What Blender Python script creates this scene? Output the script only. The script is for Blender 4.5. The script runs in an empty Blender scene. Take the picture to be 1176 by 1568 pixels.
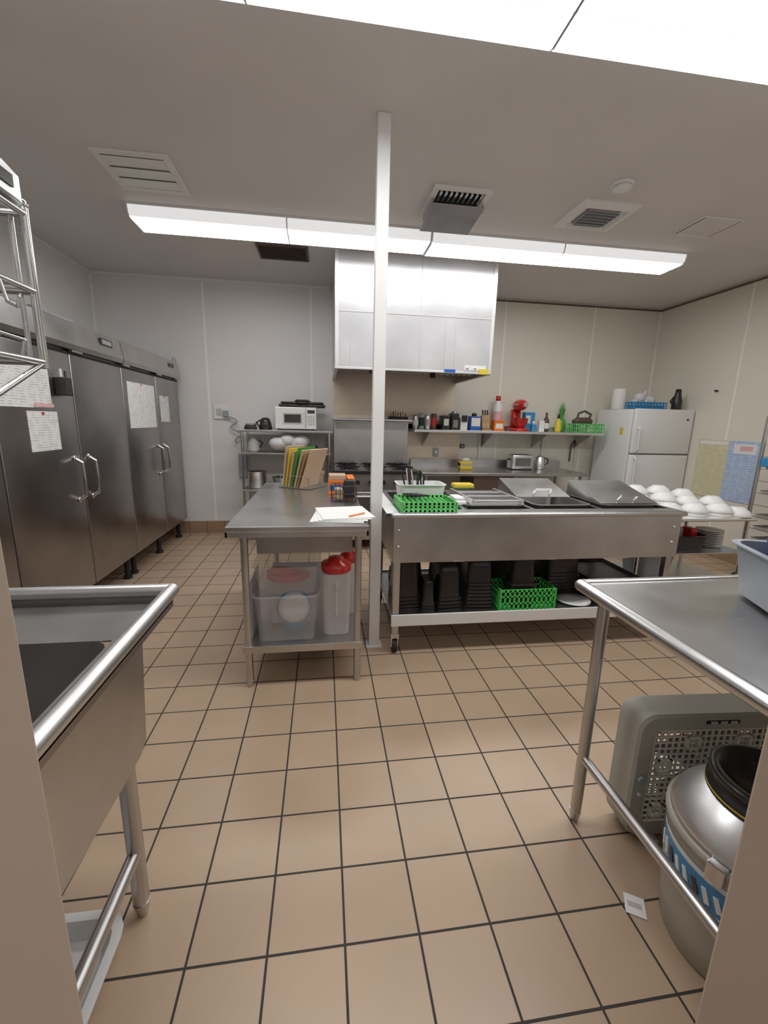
import bpy, bmesh, math, random
from mathutils import Vector, Matrix
random.seed(4)
scene=bpy.context.scene
try: scene.view_settings.view_transform='Standard'
except Exception: pass

# ---------------------------------------------------------------- materials
def mat(name,col,rough=.5,metal=0,alpha=1,noise=0,nscale=8,bump=0,bscale=40,spec=.5,emit=None,estr=0,trans=0,coat=0,stretch=None):
    m=bpy.data.materials.new(name); m.use_nodes=True; nt=m.node_tree; b=nt.nodes["Principled BSDF"]
    c=(col[0],col[1],col[2],1)
    b.inputs["Base Color"].default_value=c; b.inputs["Roughness"].default_value=rough; b.inputs["Metallic"].default_value=metal
    b.inputs["Alpha"].default_value=alpha; b.inputs["Specular IOR Level"].default_value=spec
    b.inputs["Transmission Weight"].default_value=trans; b.inputs["Coat Weight"].default_value=coat
    if emit: b.inputs["Emission Color"].default_value=(*emit,1); b.inputs["Emission Strength"].default_value=estr
    tc=nt.nodes.new("ShaderNodeTexCoord"); mp=nt.nodes.new("ShaderNodeMapping"); nt.links.new(tc.outputs["Object"],mp.inputs["Vector"])
    if stretch: mp.inputs["Scale"].default_value=stretch
    if noise>0:
        n=nt.nodes.new("ShaderNodeTexNoise"); n.inputs["Scale"].default_value=nscale; n.inputs["Detail"].default_value=4
        nt.links.new(mp.outputs[0],n.inputs["Vector"])
        r=nt.nodes.new("ShaderNodeMapRange"); r.inputs["From Min"].default_value=.3; r.inputs["From Max"].default_value=.7
        r.inputs["To Min"].default_value=1-noise; r.inputs["To Max"].default_value=1+noise*.6
        nt.links.new(n.outputs["Fac"],r.inputs["Value"])
        mx=nt.nodes.new("ShaderNodeVectorMath"); mx.operation='SCALE'; mx.inputs[0].default_value=col[:3]
        nt.links.new(r.outputs[0],mx.inputs["Scale"]); nt.links.new(mx.outputs[0],b.inputs["Base Color"])
        r2=nt.nodes.new("ShaderNodeMapRange"); r2.inputs["To Min"].default_value=rough*.8; r2.inputs["To Max"].default_value=min(1,rough*1.25)
        nt.links.new(n.outputs["Fac"],r2.inputs["Value"]); nt.links.new(r2.outputs[0],b.inputs["Roughness"])
    if bump>0:
        n2=nt.nodes.new("ShaderNodeTexNoise"); n2.inputs["Scale"].default_value=bscale; nt.links.new(mp.outputs[0],n2.inputs["Vector"])
        bp=nt.nodes.new("ShaderNodeBump"); bp.inputs["Strength"].default_value=bump; bp.inputs["Distance"].default_value=.01
        nt.links.new(n2.outputs["Fac"],bp.inputs["Height"]); nt.links.new(bp.outputs[0],b.inputs["Normal"])
    return m
STEEL=mat("brushed_steel",(.56,.545,.53),.33,1,noise=.10,nscale=5)
STEELT=mat("steel_top",(.58,.575,.57),.28,1,noise=.10,nscale=4)
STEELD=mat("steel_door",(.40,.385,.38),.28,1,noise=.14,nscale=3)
STEELB=mat("steel_bright",(.76,.76,.76),.36,1,noise=.08,nscale=2)
HOODM=mat("hood_steel",(.64,.64,.65),.40,1,noise=.18,nscale=1.6,bump=.04,bscale=3)
STEELW=mat("steel_warm",(.66,.57,.46),.42,1,noise=.10,nscale=3)
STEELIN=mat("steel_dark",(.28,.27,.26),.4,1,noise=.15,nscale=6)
SINKM=mat("sink_steel",(.38,.365,.35),.40,1,noise=.12,nscale=5)
CHROME=mat("chrome",(.70,.70,.70),.15,1)
WALL=mat("wall_panel",(.76,.74,.725),.38,noise=.03,nscale=2,bump=.05,bscale=120)
WALLR=mat("wall_panel_warm",(.76,.72,.62),.38,noise=.03,nscale=2,bump=.05,bscale=120)
SEAM=mat("seam_strip",(.88,.87,.84),.4)
CEIL=mat("ceiling_paint",(.69,.655,.63),.55,noise=.05,nscale=1.5,bump=.08,bscale=60)
TRIMW=mat("trim_white",(.78,.77,.75),.45)
TRIMD=mat("trim_dark",(.13,.09,.06),.6)
JAMB=mat("jamb_paint",(.56,.45,.36),.45,noise=.04,nscale=3)
BASE=mat("base_tile",(.36,.23,.14),.4,noise=.12,nscale=14)
WHITE=mat("white_plastic",(.80,.80,.78),.4)
WHITEM=mat("white_enamel",(.78,.78,.76),.3,coat=.2)
PAPER=mat("paper",(.80,.79,.76),.8)
CREAM=mat("fan_grey_plastic",(.40,.395,.345),.45,noise=.05)
GRILL=mat("fan_grille_plastic",(.74,.72,.64),.45)
DRUM=mat("drum_enamel",(.44,.42,.35),.35,noise=.06)
GREYP=mat("grey_plastic",(.32,.34,.37),.45)
GREYL=mat("grey_vent",(.52,.50,.48),.5)
BLACK=mat("black_plastic",(.028,.025,.025),.26,noise=.2)
BLACKR=mat("black_rubber",(.02,.02,.02),.7)
DARK=mat("dark_gap",(.015,.013,.012),.8)
BROWND=mat("dark_brown",(.10,.065,.05),.5)
GREEN=mat("green_plastic",(.08,.55,.11),.35)
GREENL=mat("lime_plastic",(.18,.66,.20),.35)
GREEND=mat("green_glass",(.09,.34,.06),.2)
RED=mat("red_plastic",(.58,.02,.015),.28,coat=.4)
BLUE=mat("blue_plastic",(.02,.12,.46),.35)
BLUEL=mat("blue_tray",(.05,.28,.55),.35)
YEL=mat("yellow",(.75,.56,.05),.45)
ORANGE=mat("orange_box",(.80,.20,.02),.55,noise=.08)
WOOD=mat("wood",(.46,.28,.13),.5,noise=.2,nscale=6,stretch=(1,8,1))
TAN=mat("tan_board",(.52,.38,.25),.55)
CLEAR=mat("clear_plastic",(.74,.70,.69),.20,alpha=.22)
JARM=mat("frosted_plastic",(.78,.74,.73),.25,alpha=.5)
FILM=mat("plastic_bag_film",(.80,.80,.80),.3,alpha=.8,bump=.8,bscale=18)
GLASSD=mat("dark_glass",(.05,.05,.055),.1)
PINK=mat("pink_label",(.75,.45,.45),.5)
LENS=mat("light_lens",(.9,.9,.9),.4,emit=(.985,.99,1.0),estr=12.5)
LENSM=mat("light_lens_centre",(.8,.8,.8),.4,emit=(.97,.985,1.0),estr=.8)
LENSS=mat("light_lens_side",(.8,.8,.8),.4,emit=(.97,.98,1.0),estr=.55)
def tilefloor():
    m=bpy.data.materials.new("quarry_tile"); m.use_nodes=True; nt=m.node_tree; b=nt.nodes["Principled BSDF"]
    g=nt.nodes.new("ShaderNodeNewGeometry"); mp=nt.nodes.new("ShaderNodeMapping"); mp.inputs["Location"].default_value=(-.05,-.06,0)
    nt.links.new(g.outputs["Position"],mp.inputs["Vector"])
    br=nt.nodes.new("ShaderNodeTexBrick"); br.offset=0; br.squash=1
    for k,v in (("Scale",1),("Brick Width",.21),("Row Height",.21),("Mortar Size",.0036),("Mortar Smooth",.15),("Bias",0)): br.inputs[k].default_value=v
    br.inputs["Color1"].default_value=(.50,.362,.25,1); br.inputs["Color2"].default_value=(.465,.335,.228,1); br.inputs["Mortar"].default_value=(.045,.038,.032,1)
    nt.links.new(mp.outputs[0],br.inputs["Vector"])
    n=nt.nodes.new("ShaderNodeTexNoise"); n.inputs["Scale"].default_value=2.2; n.inputs["Detail"].default_value=5
    nt.links.new(g.outputs["Position"],n.inputs["Vector"])
    r=nt.nodes.new("ShaderNodeMapRange"); r.inputs["From Min"].default_value=.3; r.inputs["From Max"].default_value=.7; r.inputs["To Min"].default_value=.9; r.inputs["To Max"].default_value=1.06
    nt.links.new(n.outputs["Fac"],r.inputs["Value"])
    sc=nt.nodes.new("ShaderNodeVectorMath"); sc.operation='SCALE'; nt.links.new(br.outputs["Color"],sc.inputs[0]); nt.links.new(r.outputs[0],sc.inputs["Scale"])
    nt.links.new(sc.outputs[0],b.inputs["Base Color"])
    rr=nt.nodes.new("ShaderNodeMapRange"); rr.inputs["To Min"].default_value=.33; rr.inputs["To Max"].default_value=.8; nt.links.new(br.outputs["Fac"],rr.inputs["Value"]); nt.links.new(rr.outputs[0],b.inputs["Roughness"])
    bp=nt.nodes.new("ShaderNodeBump"); bp.invert=True; bp.inputs["Strength"].default_value=.5; bp.inputs["Distance"].default_value=.004
    nt.links.new(br.outputs["Fac"],bp.inputs["Height"]); nt.links.new(bp.outputs[0],b.inputs["Normal"])
    return m
def printed(name,base,ink,scale=60,axis='Z',thr=.62):
    m=bpy.data.materials.new(name); m.use_nodes=True; nt=m.node_tree; b=nt.nodes["Principled BSDF"]; b.inputs["Roughness"].default_value=.75
    g=nt.nodes.new("ShaderNodeNewGeometry"); w=nt.nodes.new("ShaderNodeTexWave"); w.bands_direction=axis; w.inputs["Scale"].default_value=scale
    nt.links.new(g.outputs["Position"],w.inputs["Vector"])
    n=nt.nodes.new("ShaderNodeTexNoise"); n.inputs["Scale"].default_value=25; nt.links.new(g.outputs["Position"],n.inputs["Vector"])
    mu=nt.nodes.new("ShaderNodeMath"); mu.operation='MULTIPLY'; nt.links.new(w.outputs["Fac"],mu.inputs[0]); nt.links.new(n.outputs["Fac"],mu.inputs[1])
    gt=nt.nodes.new("ShaderNodeMath"); gt.operation='GREATER_THAN'; gt.inputs[1].default_value=thr*.75; nt.links.new(mu.outputs[0],gt.inputs[0])
    mx=nt.nodes.new("ShaderNodeMix"); mx.data_type='RGBA'; mx.inputs[6].default_value=(*base,1); mx.inputs[7].default_value=(*ink,1)
    nt.links.new(gt.outputs[0],mx.inputs[0]); nt.links.new(mx.outputs[2],b.inputs["Base Color"])
    return m
PRINT=printed("printed_paper",(.78,.77,.75),(.48,.48,.50),22)
PRINTY=printed("poster_yellow",(.70,.66,.42),(.55,.53,.38),14,thr=.5)
PRINTB=printed("poster_blue",(.50,.62,.80),(.30,.42,.68),14,thr=.5)
TILE=tilefloor()

# ---------------------------------------------------------------- builder
def rrect(cx,cy,w,d,r,z,n=4):
    r=min(r,w/2-1e-4,d/2-1e-4); pts=[]
    for sx,sy,a0 in ((1,1,0),(-1,1,90),(-1,-1,180),(1,-1,270)):
        for i in range(n+1):
            a=math.radians(a0+90*i/n); pts.append((cx+sx*(w/2-r)+r*math.cos(a),cy+sy*(d/2-r)+r*math.sin(a),z))
    return pts
class B:
    def __init__(s,name): s.name=name; s.bm=bmesh.new(); s.mats=[]; s.xf=None
    def mi(s,m):
        if m not in s.mats: s.mats.append(m)
        return s.mats.index(m)
    def add(s,t,m,smooth=False,xf=None):
        i=s.mi(m)
        for f in t.faces: f.material_index=i; f.smooth=smooth
        if xf is not None: bmesh.ops.transform(t,matrix=xf,verts=t.verts)
        if s.xf is not None: bmesh.ops.transform(t,matrix=s.xf,verts=t.verts)
        me=bpy.data.meshes.new("tmp"); t.to_mesh(me); t.free(); s.bm.from_mesh(me); bpy.data.meshes.remove(me); return s
    def box(s,x0,x1,y0,y1,z0,z1,m,bev=0,seg=2,xf=None):
        t=bmesh.new(); bmesh.ops.create_cube(t,size=1)
        bmesh.ops.scale(t,vec=(abs(x1-x0),abs(y1-y0),abs(z1-z0)),verts=t.verts); bmesh.ops.translate(t,vec=((x0+x1)/2,(y0+y1)/2,(z0+z1)/2),verts=t.verts)
        if bev>0: bmesh.ops.bevel(t,geom=list(t.edges),offset=bev,segments=seg,affect='EDGES',profile=.5)
        return s.add(t,m,bev>0 and seg>2,xf)
    def cyl(s,p0,p1,r,m,r2=None,seg=16,caps=True,xf=None,smooth=False):
        p0=Vector(p0);p1=Vector(p1);d=p1-p0; t=bmesh.new()
        bmesh.ops.create_cone(t,cap_ends=caps,segments=seg,radius1=r,radius2=r if r2 is None else r2,depth=d.length)
        M=Matrix.Translation((p0+p1)/2)@d.to_track_quat('Z','Y').to_matrix().to_4x4(); bmesh.ops.transform(t,matrix=M,verts=t.verts)
        return s.add(t,m,smooth,xf)
    def scyl(s,p0,p1,r,m,r2=None,seg=16,xf=None): return s.cyl(p0,p1,r,m,r2,seg,False,xf,True)
    def sph(s,c,r,m,sc=(1,1,1),seg=14,xf=None):
        t=bmesh.new(); bmesh.ops.create_uvsphere(t,u_segments=seg,v_segments=max(6,seg//2),radius=r)
        bmesh.ops.scale(t,vec=sc,verts=t.verts); bmesh.ops.translate(t,vec=c,verts=t.verts); return s.add(t,m,True,xf)
    def tube(s,pts,r,m,seg=10,xf=None):
        for a,b_ in zip(pts[:-1],pts[1:]): s.scyl(a,b_,r,m,seg=seg,xf=xf)
        for p in pts: s.sph(p,r,m,seg=seg,xf=xf)
        return s
    def loft(s,rings,m,cap0=True,cap1=True,smooth=False,xf=None):
        t=bmesh.new(); vs=[[t.verts.new(p) for p in r] for r in rings]; n=len(vs[0])
        for a,b_ in zip(vs[:-1],vs[1:]):
            for i in range(n): t.faces.new((a[i],a[(i+1)%n],b_[(i+1)%n],b_[i]))
        if cap0: t.faces.new(list(reversed(vs[0])))
        if cap1: t.faces.new(vs[-1])
        bmesh.ops.recalc_face_normals(t,faces=t.faces); return s.add(t,m,smooth,xf)
    def lathe(s,cx,cy,prof,m,seg=28,xf=None,cap0=True,cap1=True):
        rings=[[(cx+max(r,1e-4)*math.cos(2*math.pi*i/seg),cy+max(r,1e-4)*math.sin(2*math.pi*i/seg),z) for i in range(seg)] for r,z in prof]
        return s.loft(rings,m,cap0,cap1,True,xf)
    def pan(s,cx,cy,z0,w0,d0,z1,w1,d1,m,t=.006,r=.03,lip=.012,xf=None):
        R=[rrect(cx,cy,w0,d0,r,z0),rrect(cx,cy,w1,d1,r,z1)]
        if lip>0: R+= [rrect(cx,cy,w1+2*lip,d1+2*lip,r+lip,z1),rrect(cx,cy,w1+2*lip,d1+2*lip,r+lip,z1+.004)]
        R+=[rrect(cx,cy,w1-2*t,d1-2*t,r,z1+.004),rrect(cx,cy,w0-2*t,d0-2*t,r,z0+t)]
        return s.loft(R,m,True,True,False,xf)
    def lattice(s,cx,cy,z0,z1,w,d,m,n=8,rows=2,xf=None,th=.006):
        s.box(cx-w/2,cx+w/2,cy-d/2,cy+d/2,z0,z0+.006,m,xf=xf)
        hs=[z0+.004,z1-.008]+[z0+(z1-z0)*(k+1)/(rows+1) for k in range(rows)]
        for z in hs:
            hh=.012 if z==z1-.008 else .007
            for y in (cy-d/2,cy+d/2): s.box(cx-w/2-.003,cx+w/2+.003,y-th/2,y+th/2,z-hh/2,z+hh,m,xf=xf)
            for x in (cx-w/2,cx+w/2): s.box(x-th/2,x+th/2,cy-d/2,cy+d/2,z-hh/2,z+hh,m,xf=xf)
        for i in range(n+1):
            x=cx-w/2+w*i/n
            for y in (cy-d/2,cy+d/2): s.box(x-.006,x+.006,y-th/2,y+th/2,z0,z1,m,xf=xf)
        k=max(2,int(n*d/w))
        for i in range(k+1):
            y=cy-d/2+d*i/k
            for x in (cx-w/2,cx+w/2): s.box(x-th/2,x+th/2,y-.006,y+.006,z0,z1,m,xf=xf)
        return s
    def done(s):
        me=bpy.data.meshes.new(s.name); 
        xs=[v.co for v in s.bm.verts]
        c=Vector(((min(v.x for v in xs)+max(v.x for v in xs))/2,(min(v.y for v in xs)+max(v.y for v in xs))/2,min(v.z for v in xs)))
        bmesh.ops.translate(s.bm,vec=-c,verts=s.bm.verts); s.bm.to_mesh(me); s.bm.free()
        for m in s.mats: me.materials.append(m)
        o=bpy.data.objects.new(s.name,me); o.location=c; bpy.context.collection.objects.link(o); return o
def Rz(a,x,y,z=0): return Matrix.Translation((x,y,z))@Matrix.Rotation(math.radians(a),4,'Z')

# ---------------------------------------------------------------- room
XL,XR,YB,CZ=-2.5,4.38,5.42,2.93
YH=-1.5
B("floor").box(XL-.1,XR+.1,YH-.1,YB+.1,-.1,0,TILE).done()
B("ceiling").box(XL-.1,XR+.1,YH-.1,YB+.1,CZ,CZ+.1,CEIL).done()
B("wall_back").box(XL-.1,1.05,YB,YB+.1,0,CZ,WALL).box(1.05,XR+.1,YB,YB+.1,0,CZ,WALLR).done()
B("wall_left").box(XL-.1,XL,YH,YB,0,CZ,WALL).done()
B("wall_right").box(XR,XR+.1,YH,YB,0,CZ,WALLR).done()
B("wall_rear").box(XL,XR,YH-.1,YH,0,CZ,WALL).done()
DL,DR=-.264,.528
w=B("wall_front"); w.box(XL,DL-.05,.27,.36,0,CZ,WALL); w.box(DR+.05,XR,.27,.36,0,CZ,WALL); w.box(DL-.05,DR+.05,.27,.36,2.15,CZ,WALL); w.done()
f=B("trim_doorframe")
f.box(DL-.05,DL,.24,.38,0,2.15,JAMB,.004); f.box(DR,DR+.05,.24,.38,0,2.15,JAMB,.004); f.box(DL-.05,DR+.05,.24,.38,2.10,2.15,JAMB,.004)
f.done()
t=B("trim_seams")
for x in (-1.34,-.14,1.05,2.25,3.45): t.box(x-.012,x+.012,YB-.004,YB,.15,CZ,SEAM)
for y in (.9,2.1,3.0,4.17): t.box(XR-.004,XR,y-.012,y+.012,.15,CZ,SEAM)
for y in (1.8,3.0,4.2): t.box(XL,XL+.004,y-.012,y+.012,.15,CZ,SEAM)
t.done()
t=B("trim_ceiling"); t.box(XL,.1,YB-.02,YB,CZ-.03,CZ,TRIMW); t.box(XL,XL+.02,.36,YB-.02,CZ-.03,CZ,TRIMW)
t.box(1.7,XR-.016,YB-.012,YB,CZ-.03,CZ-.012,TRIMD); t.box(XR-.012,XR,.36,YB,CZ-.03,CZ-.012,TRIMD)
for x in (XL+.01,XR-.01): t.box(x-.01,x+.01,YB-.01,YB,.15,CZ-.03,SEAM)
t.done()
b=B("baseboard_back")
b.box(XL,XR,YB-.012,YB,0,.15,BASE,.003)
for i in range(33): b.box(XL+.21*i-.002,XL+.21*i+.002,YB-.014,YB-.011,0,.15,DARK)
b.done()
B("baseboard_right").box(XR-.012,XR,.38,YB-.014,0,.15,BASE,.003).done()
B("baseboard_left").box(XL,XL+.012,.38,YB-.014,0,.15,BASE,.003).done()

# ceiling fixtures -------------------------------------------------
def fixture(x0,x1,y0,y1,e=.010):
    o=B("fluorescent_ceiling_light"); mid=(x0+x1)/2; zt=CZ; zb=CZ-.085; ym=(y0+y1)/2
    o.box(x0+.03,x1-.03,y0+.04,y1-.04,CZ-.03,CZ,WHITEM)
    for a,c in ((x0+e,mid-.005),(mid+.005,x1-e)):
        def strip(pts,m):
            t=bmesh.new(); va=[t.verts.new((a,p[0],p[1])) for p in pts]; vc=[t.verts.new((c,p[0],p[1])) for p in pts]
            for i in range(len(pts)-1): t.faces.new((va[i],vc[i],vc[i+1],va[i+1]))
            o.add(t,m)
        strip([(y0,zt-.012),(y0+.010,zb+.022),(y0+.030,zb+.004)],LENSS)
        strip([(y0+.030,zb+.004),(y0+.05,zb),(ym-.008,zb)],LENS)
        strip([(ym-.008,zb),(ym+.008,zb)],LENSM)
        strip([(ym+.008,zb),(y1-.05,zb),(y1-.030,zb+.004)],LENS)
        strip([(y1-.030,zb+.004),(y1-.010,zb+.022),(y1,zt-.012)],LENSS)
    for a,c in ((x0,x0+e),(x1-e,x1),(mid-.005,mid+.005)): 
        o.loft([[(x,y0-.004,zt),(x,y0-.004,zt-.022),(x,y0+.01,zb+.016),(x,y0+.048,zb-.003),(x,y1-.048,zb-.003),(x,y1-.01,zb+.016),(x,y1+.004,zt-.022),(x,y1+.004,zt)] for x in (a,c)],WHITEM)
    for y in (y0-.006,y1+.0): o.box(x0,x1,y,y+.006,zt-.014,zt,WHITEM)
    return o.done()
fixture(-1.41,.870,3.70,4.04); fixture(.874,3.18,3.725,4.065)
fixture(-1.41,.885,1.525,1.925,.004); fixture(.888,3.18,1.525,1.925,.004)
fixture(-.8,1.4,-.90,-.68)  # added unseen lamp behind the camera, put in to light the door jambs

# vents
def louver(name,x0,x1,y0,y1,m,md,n=3,fr=.03,tilt=14):
    o=B(name); z=CZ
    o.box(x0,x1,y0,y0+fr,z-.014,z,m,.003); o.box(x0,x1,y1-fr,y1,z-.014,z,m,.003); o.box(x0,x0+fr,y0+fr,y1-fr,z-.014,z,m,.003); o.box(x1-fr,x1,y0+fr,y1-fr,z-.014,z,m,.003)
    o.box(x0+fr,x1-fr,y0+fr,y1-fr,z-.004,z,md)
    for i in range(n):
        y=y0+fr+(y1-y0-2*fr)*(i+.5)/n; h=(y1-y0-2*fr)/n*.46
        rot=Matrix.Translation((0,y,z-.013))@Matrix.Rotation(math.radians(tilt),4,'X')
        o.box(x0+fr,x1-fr,-h,h,-.0015,.0015,m,xf=rot)
    return o.done()
louver("ceiling_supply_vent",-1.34,-.9,3.04,3.50,TRIMW,TRIMW,3,.045,3)
louver("ceiling_return_grille",-.59,-.13,4.26,4.62,BROWND,DARK,11,.02)
o=B("ceiling_exhaust_diffuser")
o.box(.72,1.12,3.05,3.09,CZ-.02,CZ,TRIMW,.003); o.box(.72,1.12,3.47,3.51,CZ-.02,CZ,TRIMW); o.box(.72,.76,3.09,3.47,CZ-.02,CZ,TRIMW); o.box(1.08,1.12,3.09,3.47,CZ-.02,CZ,TRIMW)
o.box(.76,1.08,3.09,3.47,CZ-.006,CZ,DARK)
for i in range(9): o.box(.77+.035*i,.785+.035*i,3.09,3.2,CZ-.03,CZ-.008,CHROME,xf=None)
o.box(-.19,.19,-.18,.18,-.004,.004,STEELD,.002,xf=Matrix.Translation((.92,3.36,CZ-.07))@Matrix.Rotation(math.radians(-5),4,'X'))
for x in (.74,1.1): o.cyl((x,3.2,CZ-.085),(x,3.2,CZ-.01),.004,CHROME,seg=8); o.cyl((x,3.45,CZ-.075),(x,3.45,CZ-.01),.004,CHROME,seg=8)
o.done()
o=B("ceiling_square_diffuser"); cx,cy=1.98,3.25
o.loft([rrect(cx,cy,.44,.42,.005,CZ),rrect(cx,cy,.44,.42,.005,CZ-.012),rrect(cx,cy,.34,.32,.005,CZ-.035),rrect(cx,cy,.30,.28,.005,CZ-.012)],TRIMW)
o.loft([rrect(cx,cy,.26,.24,.02,CZ-.012),rrect(cx,cy,.24,.22,.02,CZ-.03),rrect(cx,cy,.12,.11,.02,CZ-.022)],STEELIN); 
for k in range(5): o.box(cx-.12,cx+.12,cy-.09+k*.042,cy-.084+k*.042,CZ-.034,CZ-.026,GREYP)
o.done()
o=B("smoke_detector"); o.lathe(1.89,2.84,[(.07,CZ),(.07,CZ-.012),(.055,CZ-.014),(.055,CZ-.03),(.035,CZ-.034),(.03,CZ-.042),(.001,CZ-.042)],WHITE); o.lathe(1.89,2.84,[(.0555,CZ-.016),(.0555,CZ-.022)],GREYL,cap0=False,cap1=False); o.done()
o=B("ceiling_access_panel"); o.box(2.74,3.08,3.10,3.42,CZ-.006,CZ,TRIMW,.002); o.box(2.765,3.055,3.125,3.395,CZ-.009,CZ-.005,CEIL,.002)
o.box(2.76,2.762,3.12,3.4,CZ-.0095,CZ-.005,TRIMD);o.box(3.058,3.06,3.12,3.4,CZ-.0095,CZ-.005,TRIMD); o.done()

# post
o=B("support_post"); o.box(.278,.345,2.47,2.53,0,CZ,TRIMW,.004); o.box(.262,.361,2.455,2.545,0,.008,TRIMW); o.done()

# ---------------------------------------------------------------- freezers
o=B("reach_in_refrigerator_bank"); fx=-1.64
y0,y1=1.71,5.30
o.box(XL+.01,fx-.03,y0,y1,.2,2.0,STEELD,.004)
for (a,c) in ((1.71,3.895),(3.905,5.30)):
    o.loft([[(XL+.01,y,2.02),(fx-.03,y,2.02),(fx+.012,y,2.0),(fx+.035,y,1.86),(fx+.02,y,1.83),(fx-.04,y,1.83),(XL+.01,y,1.83)] for y in (a,c)],STEEL)
o.box(fx-.03,fx-.01,5.26,5.33,1.82,2.06,STEEL,.004)
o.box(fx+.022,fx+.03,3.55,3.73,1.92,1.97,BLACK,.003,xf=None); o.box(fx+.03,fx+.032,3.57,3.71,1.93,1.96,CHROME)
o.box(fx+.022,fx+.03,4.98,5.12,1.93,1.97,BLACK,.003)
dy=[1.715,2.44,3.17,3.90,4.63,5.295]
for a,c in zip(dy[:-1],dy[1:]):
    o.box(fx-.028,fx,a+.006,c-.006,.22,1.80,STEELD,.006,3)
    o.box(fx-.02,fx-.001,a+.004,c-.004,1.80,1.815,DARK)
for a,c in zip(dy[:-1],dy[1:]): o.box(fx-.04,fx-.006,a-.006,a+.006,.2,1.82,DARK)
def dhandle(y,z0=.85,z1=1.13):
    o.tube([(fx,y,z0),(fx+.045,y,z0+.03),(fx+.05,y,(z0+z1)/2),(fx+.045,y,z1-.03),(fx,y,z1)],.011,CHROME)
    o.sph((fx+.004,y,z0),.02,CHROME,(.4,1,1)); o.sph((fx+.004,y,z1),.02,CHROME,(.4,1,1))
for y in (3.09,3.26,4.56,4.71,1.80): dhandle(y)
for y in (3.17,3.90,4.63):
    o.box(fx-.01,fx+.014,y+.03,y+.15,1.815,1.845,STEEL,.003)
for y in (1.8,2.4,3.2,3.85,3.98,4.6,5.22):
    for x in (fx-.09,XL+.12):
        o.cyl((x,y,.02),(x,y,.2),.022,BLACKR); o.cyl((x,y,0),(x,y,.025),.035,BLACKR)
o.box(-2.3,-1.95,1.9,2.5,2.02,2.14,GREYP,.01); o.box(-2.35,-2.0,3.5,4.0,2.02,2.16,GREYP,.01)
o.done()
def notice(name,y0,y1,z0,z1,m=PRINT,x=fx):
    o=B(name); o.box(x+.001,x+.003,y0,y1,z0,z1,m); o.box(x+.002,x+.006,(y0+y1)/2-.01,(y0+y1)/2+.01,z1-.02,z1-.005,RED); return o.done()
notice("printed_notice",2.68,2.96,1.20,1.43); notice("printed_notice",2.20,2.92,1.45,1.70); notice("printed_notice",3.98,4.57,1.31,1.70); notice("printed_notice",4.70,4.95,1.36,1.62)
o=B("red_notice_strip"); o.box(fx+.006,fx+.008,2.75,2.93,1.455,1.475,PINK); o.done()
o=B("magnetic_marker_holder"); o.box(fx+.001,fx+.06,2.975,3.06,1.53,1.64,BLACK,.006); o.cyl((fx+.03,3.0,1.6),(fx+.03,3.0,1.69),.008,WHITE,seg=8); o.cyl((fx+.04,3.03,1.6),(fx+.035,3.04,1.68),.008,BLACK,seg=8); o.done()

# ---------------------------------------------------------------- hood
o=B("exhaust_hood"); hx0,hx1,hy0=.11,1.66,4.26; hz=1.915
o.box(hx0,hx1,hy0,hy0+.02,hz,CZ,HOODM,.002); o.box(hx0,hx0+.02,hy0+.02,YB,hz,CZ,HOODM); o.box(hx1-.02,hx1,hy0+.02,YB,hz,CZ,HOODM)
o.box(hx0+.02,hx1-.02,hy0+.02,YB-.01,2.5,2.52,STEELIN)
o.box(hx0+.02,hx1-.02,YB-.03,YB-.001,1.5,CZ-.01,STEELW)
M=Matrix.Translation(((hx0+hx1)/2,4.95,2.2))@Matrix.Rotation(math.radians(42),4,'X')
o.box(-.75,.75,-.38,.38,-.02,.02,STEELIN,xf=M)
for i in range(24): o.box(-.74+i*.062,-.71+i*.062,-.37,.37,-.035,-.02,STEEL,xf=M)
o.box(hx0-.004,hx1+.004,hy0-.006,hy0+.03,hz-.015,hz+.005,STEELB,.002)
o.box(hx0-.004,hx0+.03,hy0,YB,hz-.015,hz+.005,STEELB); o.box(hx1-.03,hx1+.004,hy0,YB,hz-.015,hz+.005,STEELB)
o.box(hx0,hx1,hy0-.004,hy0,2.412,2.42,GREYL); o.box(hx0,hx0+.035,hy0-.006,hy0,hz,CZ,STEELB,.002); o.box(hx1-.035,hx1,hy0-.006,hy0,hz,CZ,STEELB,.002)
for x in (.25,.92,1.17,1.27): o.box(x,x+.005,hy0-.003,hy0,hz,2.41,GREYL)
o.box(.92,.924,hy0-.003,hy0,2.42,CZ,GREYL)
o.box(.55,1.2,4.5,4.54,1.93,1.97,STEELIN); o.cyl((.5,4.6,1.96),(.5,4.6,1.90),.03,STEELIN); o.cyl((1.15,4.6,1.96),(1.15,4.6,1.88),.03,BLACK)
o.box(1.18,1.29,hy0-.009,hy0-.006,1.905,1.935,BLUE); o.box(1.38,1.60,hy0-.006,hy0-.003,1.93,1.98,WHITE); o.box(1.53,1.63,hy0-.010,hy0-.006,1.90,1.95,YEL); o.sph((1.41,hy0-.01,1.955),.012,CHROME); o.sph((1.49,hy0-.01,1.955),.012,CHROME)
o.done()
o=B("range_backsplash_panel"); o.box(.12,1.75,YB-.02,YB-.001,.9,1.5,STEELW); o.done()

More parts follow.
